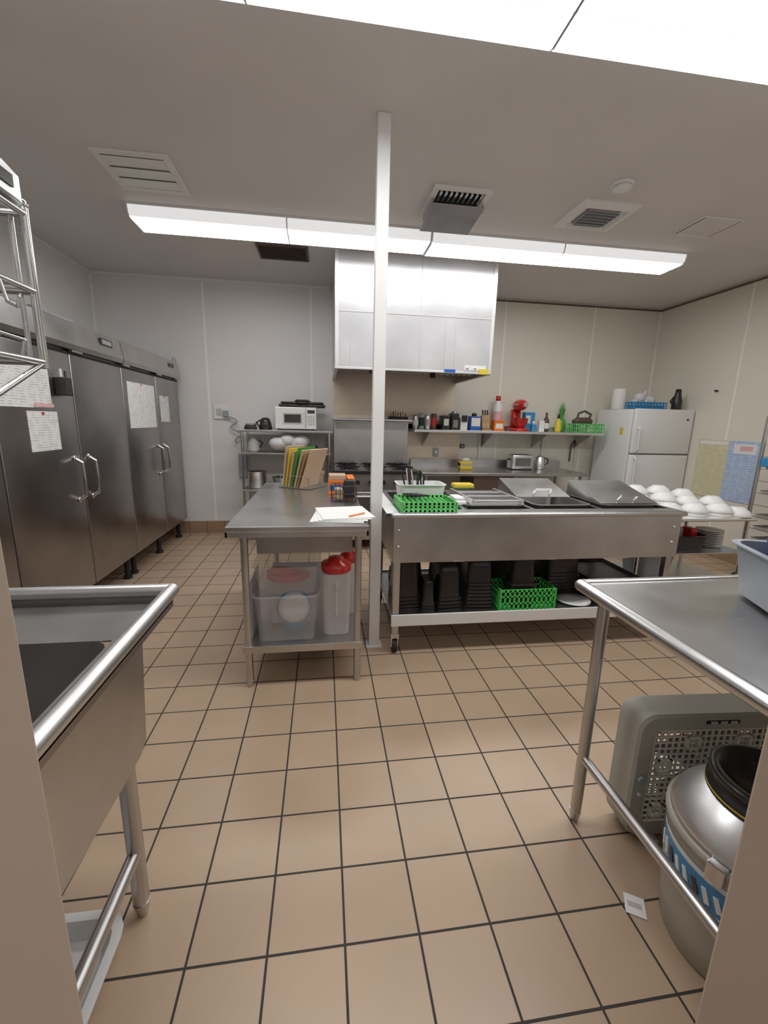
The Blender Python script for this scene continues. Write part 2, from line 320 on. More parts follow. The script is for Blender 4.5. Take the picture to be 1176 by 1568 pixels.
# range
o=B("gas_range"); x0,x1=.12,1.02
o.box(x0,x1,4.55,5.35,.12,.86,STEEL,.006); o.box(x0-.01,x1+.01,4.5,5.33,.86,.90,BLACK,.005)
for i in range(3):
    for j in range(2):
        cx=x0+.15+.3*i; cy=4.72+.34*j
        o.cyl((cx,cy,.90),(cx,cy,.915),.05,BLACKR)
        for a in range(4): o.box(-.13,.13,-.006,.006,.912,.925,BLACKR,xf=Rz(45*a,cx,cy))
o.box(x0,x1,5.18,5.34,.90,1.42,STEEL,.004); o.box(x0-.01,x1+.01,4.98,5.36,1.42,1.445,STEELT,.004); o.box(x0+.02,x1-.02,5.17,5.18,1.32,1.40,STEELD)
o.box(x0+.06,x1-.06,4.535,4.55,.2,.66,STEELD,.006); o.tube([(x0+.1,4.53,.62),(x0+.1,4.49,.62),(x1-.1,4.49,.62),(x1-.1,4.53,.62)],.01,CHROME)
for i in range(6): o.cyl((x0+.1+i*.14,4.55,.77),(x0+.1+i*.14,4.51,.77),.024,BLACK)
for x in (x0+.06,x1-.06):
    for y in (4.62,5.28): o.cyl((x,y,0),(x,y,.12),.02,CHROME)
o.done()
o=B("utensil_tray"); o.pan(.88,5.15,1.446,.22,.16,1.475,.24,.18,BLACK,r=.02,lip=.004)
for i in range(7): o.cyl((.79+.03*i,5.1,1.475),(.80+.03*i,5.2,1.52+.01*(i%3)),.006,(STEEL,BLACK,WOOD)[i%3],seg=8)
o.done()

# ---------------------------------------------------------------- left rear shelving
o=B("steel_utility_shelving"); x0,x1,ya,yb=-.92,.08,4.93,5.36
for x in (x0+.02,x1-.02):
    for y in (ya+.02,yb-.02): o.scyl((x,y,0),(x,y,1.285),.014,CHROME); o.cyl((x,y,0),(x,y,.02),.02,BLACKR)
for z in (.25,.62,1.04): o.box(x0,x1,ya,yb,z-.018,z,STEEL,.003)
o.box(x0-.01,x1+.02,ya-.03,yb,1.27,1.295,STEELT,.004)
o.done()
o=B("microwave_oven"); z=1.296
for x in (-.50,-.12):
    for y in (5.0,5.28): o.cyl((x,y,z),(x,y,z+.012),.012,BLACKR,seg=8)
o.box(-.54,-.08,5.0,5.32,z+.012,z+.255,WHITEM,.006); o.box(-.535,-.2,4.985,5.0,z+.018,z+.25,WHITEM,.004); o.box(-.195,-.085,4.988,5.0,z+.018,z+.25,WHITE,.003)
o.box(-.45,-.24,4.981,4.985,z+.07,z+.19,GREYL,.001); o.box(-.435,-.255,4.979,4.981,z+.085,z+.175,GLASSD,0); o.box(-.18,-.10,4.985,4.988,z+.19,z+.225,GLASSD); 
for i in range(4):
    for j in range(3): o.box(-.178+j*.028,-.158+j*.028,4.985,4.988,z+.06+i*.028,z+.078+i*.028,GREYL)
o.box(-.215,-.205,4.96,4.985,z+.05,z+.21,WHITE,.003); o.done()
o=B("waffle_grill"); z=1.296+.256
o.box(-.50,.02,5.04,5.30,z,z+.035,BLACK,.012,3); o.box(-.48,.0,5.05,5.29,z+.036,z+.062,BLACK,.012,3); o.tube([(-.3,5.05,z+.06),(-.3,5.0,z+.075),(-.18,5.0,z+.075),(-.18,5.05,z+.06)],.009,BLACK)
o.lathe(-.24,5.18,[(.1,z+.062),(.09,z+.08),(.03,z+.088)],BLACK); o.done()
o=B("electric_kettle"); o.lathe(-.66,5.12,[(.07,1.296),(.075,1.31),(.06,1.38),(.045,1.42),(.02,1.43)],BLACK); o.tube([(-.71,5.1,1.40),(-.76,5.1,1.37),(-.72,5.1,1.32)],.009,BLACK); o.done()
o=B("black_serving_tray"); o.box(-.88,-.76,5.0,5.2,1.296,1.335,BLACK,.01,3); o.box(-.87,-.77,5.01,5.19,1.336,1.36,STEELIN,.008,3); o.done()
o=B("glass_carafe"); o.lathe(-.80,5.12,[(.05,1.041),(.07,1.07),(.06,1.15),(.035,1.19),(.04,1.20),(.03,1.20)],WHITE); o.tube([(-.74,5.12,1.17),(-.70,5.12,1.14),(-.735,5.12,1.09)],.008,BLACK); o.done()
o=B("white_plastic_bag")
for i in range(16): o.sph((-.40+random.uniform(-.17,.17),5.03+random.uniform(-.06,.04),1.125+random.uniform(-.0,.06)),.08,FILM,(1.2,1,.85))
o.done()
o=B("stock_pot"); o.lathe(-.78,5.14,[(.10,.621),(.105,.64),(.105,.80),(.112,.805),(.112,.81),(.10,.81),(.098,.64),(.01,.63)],STEEL); o.tube([(-.67,5.14,.76),(-.65,5.14,.75),(-.67,5.14,.73)],.007,STEEL); o.done()
o=B("mixing_bowl"); o.lathe(-.46,5.14,[(.06,.621),(.12,.66),(.15,.74),(.155,.745),(.145,.74),(.11,.665),(.01,.63)],STEELB); o.done()
o=B("pot_lid"); o.lathe(-.09,5.14,[(.13,1.041),(.13,1.05),(.08,1.085),(.02,1.095),(.015,1.12),(.001,1.12)],STEEL); o.done()
o=B("storage_box"); o.box(-.2,.0,5.0,5.25,.621,.80,TAN,.005); o.box(-.21,.01,4.99,5.26,.80,.84,TAN,.003); o.done()
o=B("wall_outlet_plate"); o.box(-1.29,-1.10,YB-.02,YB-.001,1.40,1.56,TRIMW,.004); o.box(-1.26,-1.2,YB-.024,YB-.02,1.44,1.52,GREYL,.002); o.box(-1.18,-1.12,YB-.06,YB-.02,1.43,1.50,GREYP,.006)
pts=[(-1.15,YB-.05,1.44)]
for i in range(14): pts.append((-1.08+.05*math.sin(i*.9)+i*.006,YB-.05,1.42-i*.022))
o.tube(pts,.008,GREYP,seg=8); o.done()
o=B("hanging_dust_brush"); o.cyl((-.98,YB-.03,1.22),(-.98,YB-.03,1.0),.012,GREYP); o.box(-1.03,-.93,YB-.05,YB-.002,.70,1.0,GREYP,.012); o.box(-.995,-.965,YB-.03,YB-.001,1.21,1.23,CHROME); o.done()

# ---------------------------------------------------------------- right rear shelf
SZ=1.335; 
o=B("wall_mounted_shelf"); x0,x1=1.06,3.50
o.box(x0,x1,5.0,YB-.001,SZ-.03,SZ,STEELB,.003); o.box(x0,x1,YB-.02,YB-.001,SZ,SZ+.06,STEELB)
for x in (1.25,2.05,2.75,3.35): o.loft([[(xx,5.05,SZ-.03),(xx,YB-.001,SZ-.03),(xx,YB-.001,SZ-.22)] for xx in (x,x+.012)],STEEL)
o.done()
o=B("food_can_group")
for i in range(4):
    x=1.10+.075*i; h=(.16,.19,.17,.19)[i]; o.lathe(x,5.15,[(.033,SZ+.001),(.034,SZ+.01),(.034,SZ+h-.01),(.031,SZ+h)],(STEEL,GREYP,STEELB,BROWND)[i]); o.lathe(x,5.15,[(.0345,SZ+.04),(.0345,SZ+h-.05)],(PAPER,BLACK,GREYL,RED)[i],cap0=False,cap1=False)
o.done()
o=B("coffee_grinder"); 
o.box(1.42,1.52,5.1,5.25,SZ+.001,SZ+.17,BLACK,.008); o.box(1.44,1.50,5.095,5.1,SZ+.05,SZ+.13,CHROME); o.box(1.535,1.63,5.1,5.25,SZ+.001,SZ+.20,BLACK,.008); o.lathe(1.585,5.17,[(.04,SZ+.2),(.035,SZ+.22),(.01,SZ+.22)],CHROME); o.box(1.555,1.615,5.095,5.1,SZ+.03,SZ+.12,STEELIN); o.done()
o=B("electric_can_opener"); o.box(1.65,1.74,5.1,5.2,SZ+.001,SZ+.15,WHITE,.008); o.box(1.66,1.73,5.085,5.1,SZ+.1,SZ+.18,BLACK,.006); o.done()
o=B("coffee_filter_box"); o.box(1.77,1.90,5.08,5.2,SZ+.001,SZ+.17,BLUE,.003); o.box(1.78,1.89,5.078,5.08,SZ+.05,SZ+.15,PAPER); o.lathe(1.83,5.14,[(.03,SZ+.17),(.03,SZ+.2),(.01,SZ+.21)],BLACK); o.done()
o=B("knife_block"); Mk=Matrix.Translation((1.99,5.18,SZ+.012))@Matrix.Rotation(math.radians(-14),4,'X')
o.box(-.05,.05,-.05,.07,.0,.17,WOOD,.004,xf=Mk)
for i in range(3): o.box(-.035+.03*i,-.02+.03*i,-.03,-.01,.17,.24,BLACK,.003,xf=Mk)
o.box(1.93,2.05,5.1,5.28,SZ+.001,SZ+.02,WOOD); o.done()
o=B("orange_food_box"); o.box(2.08,2.21,5.1,5.22,SZ+.001,SZ+.13,ORANGE,.003); o.box(2.1,2.19,5.098,5.1,SZ+.03,SZ+.09,WHITE); o.done()
o=B("detergent_bottle"); o.lathe(2.19,5.3,[(.055,SZ+.001),(.058,SZ+.02),(.058,SZ+.30),(.03,SZ+.37),(.03,SZ+.42),(.001,SZ+.43)],WHITE); o.lathe(2.19,5.3,[(.059,SZ+.08),(.059,SZ+.24)],PINK,cap0=False,cap1=False); o.lathe(2.19,5.3,[(.031,SZ+.37),(.031,SZ+.43)],RED); o.done()
o=B("stand_mixer"); cx,cy=2.42,5.17
o.loft([rrect(cx,cy,.20,.30,.07,SZ+.001),rrect(cx,cy,.20,.30,.07,SZ+.025),rrect(cx,cy,.17,.27,.07,SZ+.04)],RED,smooth=True)
o.loft([rrect(cx,cy+.09,.13,.10,.04,SZ+.03),rrect(cx,cy+.09,.11,.09,.04,SZ+.15),rrect(cx,cy+.09,.13,.11,.04,SZ+.27)],RED,smooth=True)
o.sph((cx,cy-.01,SZ+.32),.1,RED,(.75,1.6,.70),seg=20); o.cyl((cx,cy-.18,SZ+.32),(cx,cy-.155,SZ+.32),.03,CHROME); o.cyl((cx,cy-.07,SZ+.27),(cx,cy-.07,SZ+.15),.012,CHROME)
o.lathe(cx,cy-.06,[(.04,SZ+.041),(.05,SZ+.05),(.085,SZ+.10),(.09,SZ+.16),(.093,SZ+.162),(.083,SZ+.155),(.02,SZ+.06)],RED); o.box(cx-.078,cx-.062,cy-.1,cy+.1,SZ+.315,SZ+.33,CHROME); o.done()
o=B("blue_food_carton"); o.box(2.54,2.68,5.25,5.33,SZ+.001,SZ+.24,BLUEL,.003); o.box(2.56,2.62,5.248,5.25,SZ+.10,SZ+.20,PAPER); o.done()
o=B("condiment_bottle"); o.box(2.55,2.61,5.05,5.11,SZ+.001,SZ+.09,BLUEL,.006); o.box(2.66,2.73,5.08,5.14,SZ+.001,SZ+.14,PAPER,.006); o.lathe(2.58,5.08,[(.015,SZ+.09),(.015,SZ+.12),(.005,SZ+.13)],WHITE); o.done()
o=B("honey_bottle"); o.lathe(2.93,5.12,[(.035,SZ+.001),(.04,SZ+.03),(.036,SZ+.12),(.015,SZ+.17),(.015,SZ+.19)],YEL); o.lathe(2.93,5.12,[(.016,SZ+.17),(.016,SZ+.21),(.004,SZ+.23)],BLACK); o.done()
o=B("vinegar_bottle"); o.lathe(2.82,5.22,[(.035,SZ+.001),(.04,SZ+.02),(.04,SZ+.13),(.014,SZ+.19),(.014,SZ+.24)],BROWND); o.lathe(2.82,5.22,[(.0405,SZ+.04),(.0405,SZ+.11)],PAPER,cap0=False,cap1=False); o.done()
o=B("pineapple"); px_,py_=3.09,5.33
o.lathe(px_,py_,[(.03,SZ+.001),(.055,SZ+.03),(.062,SZ+.09),(.05,SZ+.15),(.02,SZ+.18)],GREEND)
for i in range(20):
    a=i*2.4; r=.02+.035*((i%4)/3); h=.38-.11*((i%4)/3)
    o.cyl((px_,py_,SZ+.16),(px_+r*math.cos(a),py_+r*math.sin(a),SZ+h),.014,GREEND,r2=.001,seg=5)
o.done()
o=B("green_slotted_basket"); o.lattice(3.31,5.13,SZ+.001,SZ+.11,.37,.22,GREENL,n=10,rows=1); o.done()
o=B("hand_mixer"); zz=SZ+.10
o.box(3.16,3.2,5.1,5.16,SZ+.008,zz,BROWND,.004); o.box(3.34,3.38,5.1,5.16,SZ+.008,zz,WHITE,.004)
o.loft([rrect(3.26,5.13,.24,.10,.04,zz),rrect(3.26,5.13,.26,.11,.04,zz+.05),rrect(3.27,5.13,.18,.08,.04,zz+.09)],BROWND,smooth=True); o.tube([(3.18,5.13,zz+.06),(3.20,5.13,zz+.14),(3.28,5.13,zz+.17),(3.37,5.13,zz+.13),(3.35,5.13,zz+.07)],.013,BROWND); o.done()

# back counter
CT=.86
o=B("back_prep_counter"); x0,x1=1.10,3.14
o.box(x0,x1,4.68,5.36,CT-.035,CT,STEELT,.005); o.box(x0,x1,5.34,5.36,CT,CT+.10,STEELT); 
for x in (x0+.06,(x0+x1)/2,x1-.06):
    for y in (4.74,5.3): o.cyl((x,y,0),(x,y,CT-.03),.02,STEEL)
o.box(x0+.02,x1-.02,4.72,5.32,.40,.43,STEEL,.003); o.box(1.72,2.2,4.70,5.2,.66,.825,BROWND,.005); o.done()
o=B("toaster"); o.box(2.32,2.60,5.02,5.19,CT+.012,CT+.19,STEELB,.02,3); o.box(2.33,2.59,5.03,5.18,CT+.001,CT+.02,BLACK,.004); o.box(2.36,2.56,5.06,5.08,CT+.188,CT+.193,DARK); o.box(2.36,2.56,5.13,5.15,CT+.188,CT+.193,DARK); o.box(2.29,2.32,5.09,5.12,CT+.12,CT+.14,BLACK,.004); o.box(2.36,2.56,5.016,5.02,CT+.05,CT+.15,STEELIN); o.done()
o=B("cleaning_sponge_pack"); o.box(1.66,1.82,5.05,5.15,CT+.001,CT+.10,YEL,.01,3); o.box(1.66,1.82,5.048,5.152,CT+.045,CT+.075,TAN,.002); o.lathe(1.74,5.1,[(.05,CT+.101),(.05,CT+.13),(.01,CT+.14)],PAPER); o.done()
o=B("wall_switch_box"); o.box(1.40,1.47,YB-.04,YB-.001,.99,1.10,GREYP,.004); o.box(1.42,1.45,YB-.046,YB-.04,1.03,1.06,TRIMW); o.done()
o=B("wall_switch_box"); o.box(1.76,1.82,YB-.02,YB-.001,1.10,1.15,BROWND,.004); o.box(1.775,1.805,YB-.024,YB-.02,1.11,1.14,GREYP); o.done()
o=B("counter_kettle"); o.lathe(2.75,5.15,[(.06,CT+.001),(.065,CT+.02),(.055,CT+.15),(.03,CT+.17),(.001,CT+.18)],STEELB); o.tube([(2.81,5.15,CT+.05),(2.86,5.15,CT+.08),(2.86,5.15,CT+.13),(2.80,5.15,CT+.15)],.008,BLACK); o.done()
o=B("hanging_apron"); o.box(3.34,3.36,YB-.03,YB-.001,1.22,1.25,CHROME)
o.tube([(3.35,YB-.03,1.23),(3.31,YB-.02,1.15),(3.31,YB-.02,.95)],.01,BROWND); o.tube([(3.35,YB-.03,1.23),(3.39,YB-.02,1.14),(3.385,YB-.02,.9)],.009,WHITE); o.done()
o=B("white_conduit_pipe"); o.cyl((2.02,YB-.02,CT+.1),(2.02,YB-.02,1.28),.014,TRIMW); o.cyl((2.9,YB-.02,CT+.1),(2.9,YB-.02,1.28),.014,TRIMW); o.done()
o=B("under_counter_carton"); o.box(1.2,1.42,4.8,5.1,.431,.62,WHITE,.004); o.box(1.22,1.40,4.798,4.8,.48,.58,PAPER); o.box(1.19,1.43,4.79,5.11,.60,.63,WHITE,.004); o.done()
o=B("under_counter_crate"); o.lattice(2.6,4.95,.431,.62,.5,.36,BROWND,n=8,rows=2); o.done()

# fridge
o=B("top_freezer_refrigerator"); x0,x1,ya,yb=3.60,4.365,4.68,5.33
o.box(x0,x1,ya,yb,.06,1.63,WHITEM,.01,3); o.box(x0+.01,x1-.01,ya-.012,ya,.08,1.62,GREYL)
o.box(x0,x1,ya-.065,ya-.012,1.115,1.635,WHITEM,.014,3); o.box(x0,x1,ya-.065,ya-.012,.14,1.10,WHITEM,.014,3)
for a,c in ((1.14,1.42),(.66,1.07)): o.tube([(x0+.05,ya-.065,a),(x0+.05,ya-.10,a+.02),(x0+.05,ya-.10,c-.02),(x0+.05,ya-.065,c)],.011,WHITEM)
o.box(x0+.02,x1-.02,ya-.01,ya+.02,.02,.12,GREYP)
for x in (x0+.06,x1-.06):
    for y in (ya+.06,yb-.06): o.cyl((x,y,0),(x,y,.06),.02,BLACKR)
o.box(x0-.002,x0,4.80,4.86,1.33,1.41,YEL); o.box(x0-.002,x0,4.9,4.96,1.30,1.36,PAPER)
o.sph((x0+.68,ya-.068,1.52),.012,BLACK); o.done()
FT=1.636
o=B("paper_towel_roll"); o.lathe(3.72,5.12,[(.075,FT),(.08,FT+.01),(.08,FT+.25),(.07,FT+.255),(.02,FT+.255)],PAPER); o.lathe(3.72,5.12,[(.021,FT+.2),(.021,FT+.257)],TAN,cap0=False,cap1=False); o.done()
o=B("grocery_bag"); 
for i in range(8): o.sph((3.95+random.uniform(-.07,.07),4.98+random.uniform(-.03,.03),FT+.07+random.uniform(0,.09)),.065,FILM,(1.1,1,1))
o.cyl((3.94,4.98,FT+.15),(3.98,4.98,FT+.24),.03,FILM,r2=.005); o.done()
o=B("blue_slotted_tray"); o.lattice(3.82,4.76,FT,FT+.075,.42,.15,BLUEL,n=10,rows=1); o.box(3.62,4.02,4.70,4.82,FT+.008,FT+.035,BLUEL); o.done()
o=B("thermos_flask"); o.lathe(4.22,4.75,[(.05,FT),(.055,FT+.02),(.055,FT+.10),(.035,FT+.18),(.03,FT+.24),(.001,FT+.245)],BLACK); o.tube([(4.17,4.75,FT+.05),(4.13,4.75,FT+.10),(4.17,4.75,FT+.15)],.009,BLACK); o.done()
o=B("wall_poster"); o.box(XR-.008,XR-.005,3.76,4.11,.66,1.30,PRINTB); o.box(XR-.008,XR-.005,4.11,4.50,.66,1.30,PRINTY); o.box(XR-.010,XR-.008,3.80,4.05,1.17,1.27,PAPER); o.box(XR-.011,XR-.010,3.84,3.98,1.20,1.25,PINK); o.box(XR-.010,XR-.008,4.13,4.48,1.25,1.29,PAPER)
for k in range(1,5): o.box(XR-.010,XR-.008,3.78,4.10,.70+.09*k,.703+.09*k,PAPER)
for k in range(1,4): o.box(XR-.010,XR-.008,3.76+.088*k,3.763+.088*k,.69,1.15,PAPER)
o.box(XR-.005,XR-.001,3.78,3.80,1.2,1.28,PAPER); o.done()
o=B("wall_hook"); o.cyl((XR-.03,4.38,1.84),(XR-.001,4.38,1.84),.01,BLACK,seg=8); o.sph((XR-.03,4.38,1.84),.013,BLACK); o.done()
# tray rack
o=B("sheet_pan_rack"); x0,x1,ya,yb=3.92,4.34,2.78,3.36
for x in (x0,x1):
    for y in (ya,yb): o.box(x-.013,x+.013,y-.013,y+.013,.08,1.55,STEELB,.003); o.cyl((x-.012,y,.04),(x+.012,y,.04),.04,BLACKR)
for z in (.12,1.53): 
    for y in (ya,yb): o.box(x0,x1,y-.01,y+.01,z-.01,z+.01,STEELB)
    for x in (x0,x1): o.box(x-.01,x+.01,ya,yb,z-.01,z+.01,STEELB)
for i in range(12):
    z=.20+i*.11
    for x in (x0+.016,x1-.016): o.box(x-.008,x+.008,ya,yb,z-.004,z,STEEL)
    if i%2==0 or i==3: o.pan((x0+x1)/2,(ya+yb)/2,z,.36,.5,z+.02,.375,.52,STEELB,t=.003,r=.01,lip=.004)
o.box(x0-.02,x0+.14,3.1,3.34,1.10,1.18,BLUEL,.01)
o.done()

# ---------------------------------------------------------------- centre table
o=B("steel_prep_table"); x0,x1,ya,yb=-.48,.225,2.08,3.60
o.box(x0,x1,ya,yb,.872,.90,STEELT,.004); 
for (a,bx,c,d) in ((x0,x1,ya,ya+.012),(x0,x1,yb-.012,yb)): o.box(a,bx,c,d,.845,.875,STEEL,.002)
for a in (x0,x1-.012): o.box(a,a+.012,ya,yb,.845,.875,STEEL,.002)
for x in (-.40,.175):
    for y in (2.13,3.52): o.scyl((x,y,.03),(x,y,.86),.019,STEEL); o.cyl((x,y,0),(x,y,.04),.013,STEEL,r2=.021); 
o.box(-.43,.205,2.12,3.50,.215,.235,STEEL,.003); o.box(-.43,.205,2.11,2.13,.20,.24,STEEL,.002)
o.box(-.33,.13,2.22,2.72,.735,.845,STEELD,.003); o.box(-.35,.15,2.195,2.22,.725,.85,STEELD,.004); o.box(-.2,.0,2.18,2.195,.82,.83,CHROME,.002)
o.done()
T9=.901
o=B("paper_stack")
for i in range(4): o.box(-.14,.14,-.155,.155,T9+.004*i,T9+.004*i+.003,PAPER if i%2 else PRINT,xf=Rz(-6+5*i,.08+.01*i,2.30+.012*i))
o.cyl((.13,2.20,T9+.022),(.22,2.28,T9+.022),.004,ORANGE,seg=8); o.done()
o=B("cutting_board_rack"); Mr=Rz(-30,-.17,3.40,T9+.002)
for i,m in enumerate((TAN,YEL,TAN,GREEND,TAN,WOOD,TAN)):
    Mx=Mr@Matrix.Translation((-.10+.026*i,0,.006))@Matrix.Rotation(math.radians(7+2*i),4,'Y')
    o.box(0,.012 if i%2==0 else .006,-.13,.12,.0,.31-.014*(i%3),m,.002,xf=Mx)
o.box(-.13,.15,-.14,.13,0,.006,STEEL,xf=Mr)
for y in (-.12,.10): o.tube([(-.12,y,.005),(-.12,y,.09),(.13,y,.09),(.13,y,.005)],.004,CHROME,seg=6,xf=Mr)
o.done()
o=B("disposable_glove_box"); o.box(.03,.16,3.0,3.18,T9,T9+.10,ORANGE,.003); o.box(.04,.15,2.998,3.0,T9+.03,T9+.07,BLUE); o.box(.165,.215,2.98,3.2,T9,T9+.12,ORANGE,.003); o.box(.035,.155,3.02,3.16,T9+.101,T9+.135,TAN,.003); o.done()
o=B("wire_utensil_caddy"); cx,cy=.13,2.80
for z in (T9+.004,T9+.05,T9+.10):
    o.tube([(cx-.08,cy-.07,z),(cx+.08,cy-.07,z),(cx+.08,cy+.07,z),(cx-.08,cy+.07,z),(cx-.08,cy-.07,z)],.003,BLACK,seg=6)
for i in range(7):
    x=cx-.08+.0267*i
    for y in (cy-.07,cy+.07): o.cyl((x,y,T9),(x,y,T9+.10),.0025,BLACK,seg=6)
o.box(cx-.06,cx-.01,cy-.05,cy+.04,T9+.006,T9+.08,TAN,.004); o.box(cx-.0,cx+.07,cy-.02,cy+.05,T9+.01,T9+.13,BLACK,.004); o.done()
# bins below
U=.236
o=B("clear_storage_bin"); o.pan(-.205,2.36,U+.001,.30,.38,U+.26,.34,.42,CLEAR,t=.005,r=.04,lip=.012); o.pan(-.20,2.36,U+.268,.30,.36,U+.42,.34,.40,CLEAR,t=.005,r=.04,lip=.01)
Md=Matrix.Translation((-.165,2.205,U+.18))@Matrix.Rotation(math.radians(76),4,'X')
o.lathe(0,0,[(.080,0),(.085,.006),(.085,.016),(.055,.02),(.001,.02)],WHITE,xf=Md); o.lathe(0,0,[(.086,.000),(.095,.004),(.095,.014),(.086,.018)],BLUEL,xf=Md,cap0=False,cap1=False); 
o.box(-.32,-.09,2.34,2.5,U+.012,U+.13,WHITE,.02); o.sph((-.17,2.25,U+.065),.055,BLUEL,(1.2,.7,.9))
o.sph((-.2,2.33,U+.32),.1,RED,(1.25,1,.34)); o.sph((-.24,2.3,U+.355),.04,RED,(2,1,.6)); o.done()
def jar(name,cx,cy,w,h):
    o=B(name); o.loft([rrect(cx,cy,w*.9,w*.9,.03,U+.001),rrect(cx,cy,w,w,.03,U+h*.5),rrect(cx,cy,w,w,.03,U+h)],JARM,smooth=False)
    o.lathe(cx,cy,[(w*.52,U+h+.001),(w*.54,U+h+.01),(w*.54,U+h+.045),(w*.3,U+h+.06),(w*.28,U+h+.075),(.001,U+h+.078)],RED)
    o.tube([(cx,cy-w*.5,U+h*.85),(cx,cy-w*.72,U+h*.8),(cx,cy-w*.72,U+h*.4),(cx,cy-w*.5,U+h*.35)],.009,JARM,seg=8); o.done()
jar("red_lid_beverage_pitcher",.065,2.28,.155,.36); jar("red_lid_beverage_pitcher",.15,2.52,.10,.33)
o=B("plastic_board_stack"); o.box(-.405,-.392,2.20,2.50,U,U+.33,WHITE,.004); o.box(-.425,-.410,2.22,2.5,U,U+.30,CLEAR,.004); o.done()

# ---------------------------------------------------------------- steam table cart
o=B("steam_table_cart"); x0,x1,ya,yb=.40,2.27,2.36,3.18
o.box(x0,x1,ya,ya+.02,.60,.90,STEEL,.003); o.box(x0,x1,yb-.02,yb,.60,.90,STEEL,.003); o.box(x0,x0+.02,ya+.02,yb-.02,.60,.90,STEEL); o.box(x1-.02,x1,ya+.02,yb-.02,.60,.90,STEEL)
o.box(x0+.02,x1-.02,ya+.02,yb-.02,.60,.61,STEELIN)
o.tube([(x0-.005,ya-.01,.889),(x1+.005,ya-.01,.889)],.016,STEELT); o.tube([(x1+.005,ya,.889),(x1+.005,yb,.889)],.014,STEELT)
o.box(x0,x1,ya,ya+.09,.895,.905,STEELT); o.box(x0,x1,yb-.09,yb,.895,.905,STEELT)
o.box(x0-.045,x0+.03,ya+.0,yb,.897,.905,TRIMW,.003); o.box(x0-.047,x0-.02,ya-.002,yb+.002,.885,.898,BLACK)
wells=[x0+.03,.84,1.28,1.74,2.24]
for a in wells: o.box(a,a+.03,ya+.09,yb-.09,.895,.905,STEELT)
for a,c in zip(wells[:-1],wells[1:]): o.box(a+.03,c,ya+.09,yb-.09,.72,.73,STEELIN)
for x in (x0+.03,x1-.03):
    for y in (ya+.04,yb-.04):
        o.box(x-.02,x+.02,y-.02,y+.02,.13,.62,STEEL,.003); o.box(x-.025,x+.025,y-.02,y+.02,.10,.13,CHROME)
        o.box(x-.022,x-.016,y-.015,y+.025,.04,.12,CHROME); o.box(x+.016,x+.022,y-.015,y+.025,.04,.12,CHROME); o.cyl((x-.014,y+.01,.045),(x+.014,y+.01,.045),.045,BLACKR,seg=20)
o.box(x0+.01,x1-.01,ya+.01,yb-.01,.235,.25,STEELT,.002); o.box(x0,x1,ya,ya+.012,.19,.265,TRIMW,.003); o.box(x0,x1,yb-.012,yb,.19,.265,STEEL,.003)
for x in (.8,1.4,1.9): o.box(x-.03,x+.03,ya-.003,ya,.60,.605,CHROME)
for x in (.43,2.22): 
    o.sph((x,ya-.003,.80),.008,CHROME); o.sph((x,ya-.003,.70),.008,CHROME)
o.done()
CS=.9055
o=B("green_utensil_rack"); o.lattice(.61,2.50,CS+.001,CS+.055,.33,.26,GREENL,n=12,rows=1); 
for i in range(9): o.box(.465+.033*i,.470+.033*i,2.38,2.62,CS+.006,CS+.05,GREENL)
o.done()
o=B("white_utensil_tub"); o.pan(.64,2.78,CS+.001,.28,.18,CS+.11,.31,.20,WHITE,t=.006,r=.03,lip=.008)
for i in range(10): o.cyl((.56+.012*i,2.78,CS+.01),(.53+.015*i+random.uniform(-.02,.02),2.78+random.uniform(-.05,.05),CS+.17+random.uniform(0,.04)),.006,(BLACK,CHROME,BLACK)[i%3],seg=6)
o.done()
o=B("black_utensil_bundle")
for i in range(5): o.cyl((.50+.02*i,2.62,CS+.066),(.52+.03*i,2.52,CS+.070),.007,BLACK,seg=8)
o.done()
def foodpan(name,cx,cy,w,d,z=CS,m=STEELT):
    o=B(name); o.pan(cx,cy,z-.11,w-.05,d-.05,z+.012,w-.02,d-.02,m,t=.004,r=.04,lip=.012); return o.done()
foodpan("steam_table_pan",1.075,2.74,.40,.50); foodpan("steam_table_pan",1.53,2.74,.40,.50); foodpan("steam_table_pan",2.0,2.74,.42,.50)
o=B("pan_insert_rack"); 
for i in range(3): o.box(.91,1.24,2.50+.16*i,2.515+.16*i,CS+.018,CS+.045,STEELB,.002)
o.box(.905,.92,2.48,2.96,CS+.018,CS+.05,STEELB); o.box(1.23,1.245,2.48,2.96,CS+.018,CS+.05,STEELB); o.done()
o=B("yellow_sponge"); o.box(.93,1.08,2.93,3.02,CS+.052,CS+.085,YEL,.01,3); o.box(.93,1.08,2.928,3.022,CS+.051,CS+.058,GREEND,.002); o.done()
o=B("white_dish_cloth"); o.box(.82,.90,2.55,2.75,CS+.001,CS+.03,PAPER,.01,3); o.box(.825,.89,2.57,2.7,CS+.03,CS+.05,PAPER,.008,3); o.done()
def slopelid(name,x0,x1,y0,z0,y1,z1,m=STEELT):
    o=B(name); o.loft([[(x,y0,z0),(x,y1,z1),(x,y1+.006,z1-.006),(x,y0+.006,z0-.003)] for x in (x0,x1)],m)
    for x in (x0,x1): o.loft([[(x-.004,y0,z0),(x-.004,y1,z1),(x-.004,y1,z0)],[(x+.004,y0,z0),(x+.004,y1,z1),(x+.004,y1,z0)]],STEEL)
    o.tube([((x0+x1)/2-.06,y0+.04,z0+.02),((x0+x1)/2-.06,y0+.01,z0+.05),((x0+x1)/2+.06,y0+.01,z0+.05),((x0+x1)/2+.06,y0+.04,z0+.02)],.006,CHROME,seg=8); return o.done()
slopelid("hinged_pan_cover",1.33,1.72,2.75,CS+.022,3.08,CS+.11)
slopelid("hinged_pan_cover",1.79,2.20,2.50,CS+.022,2.90,CS+.12)
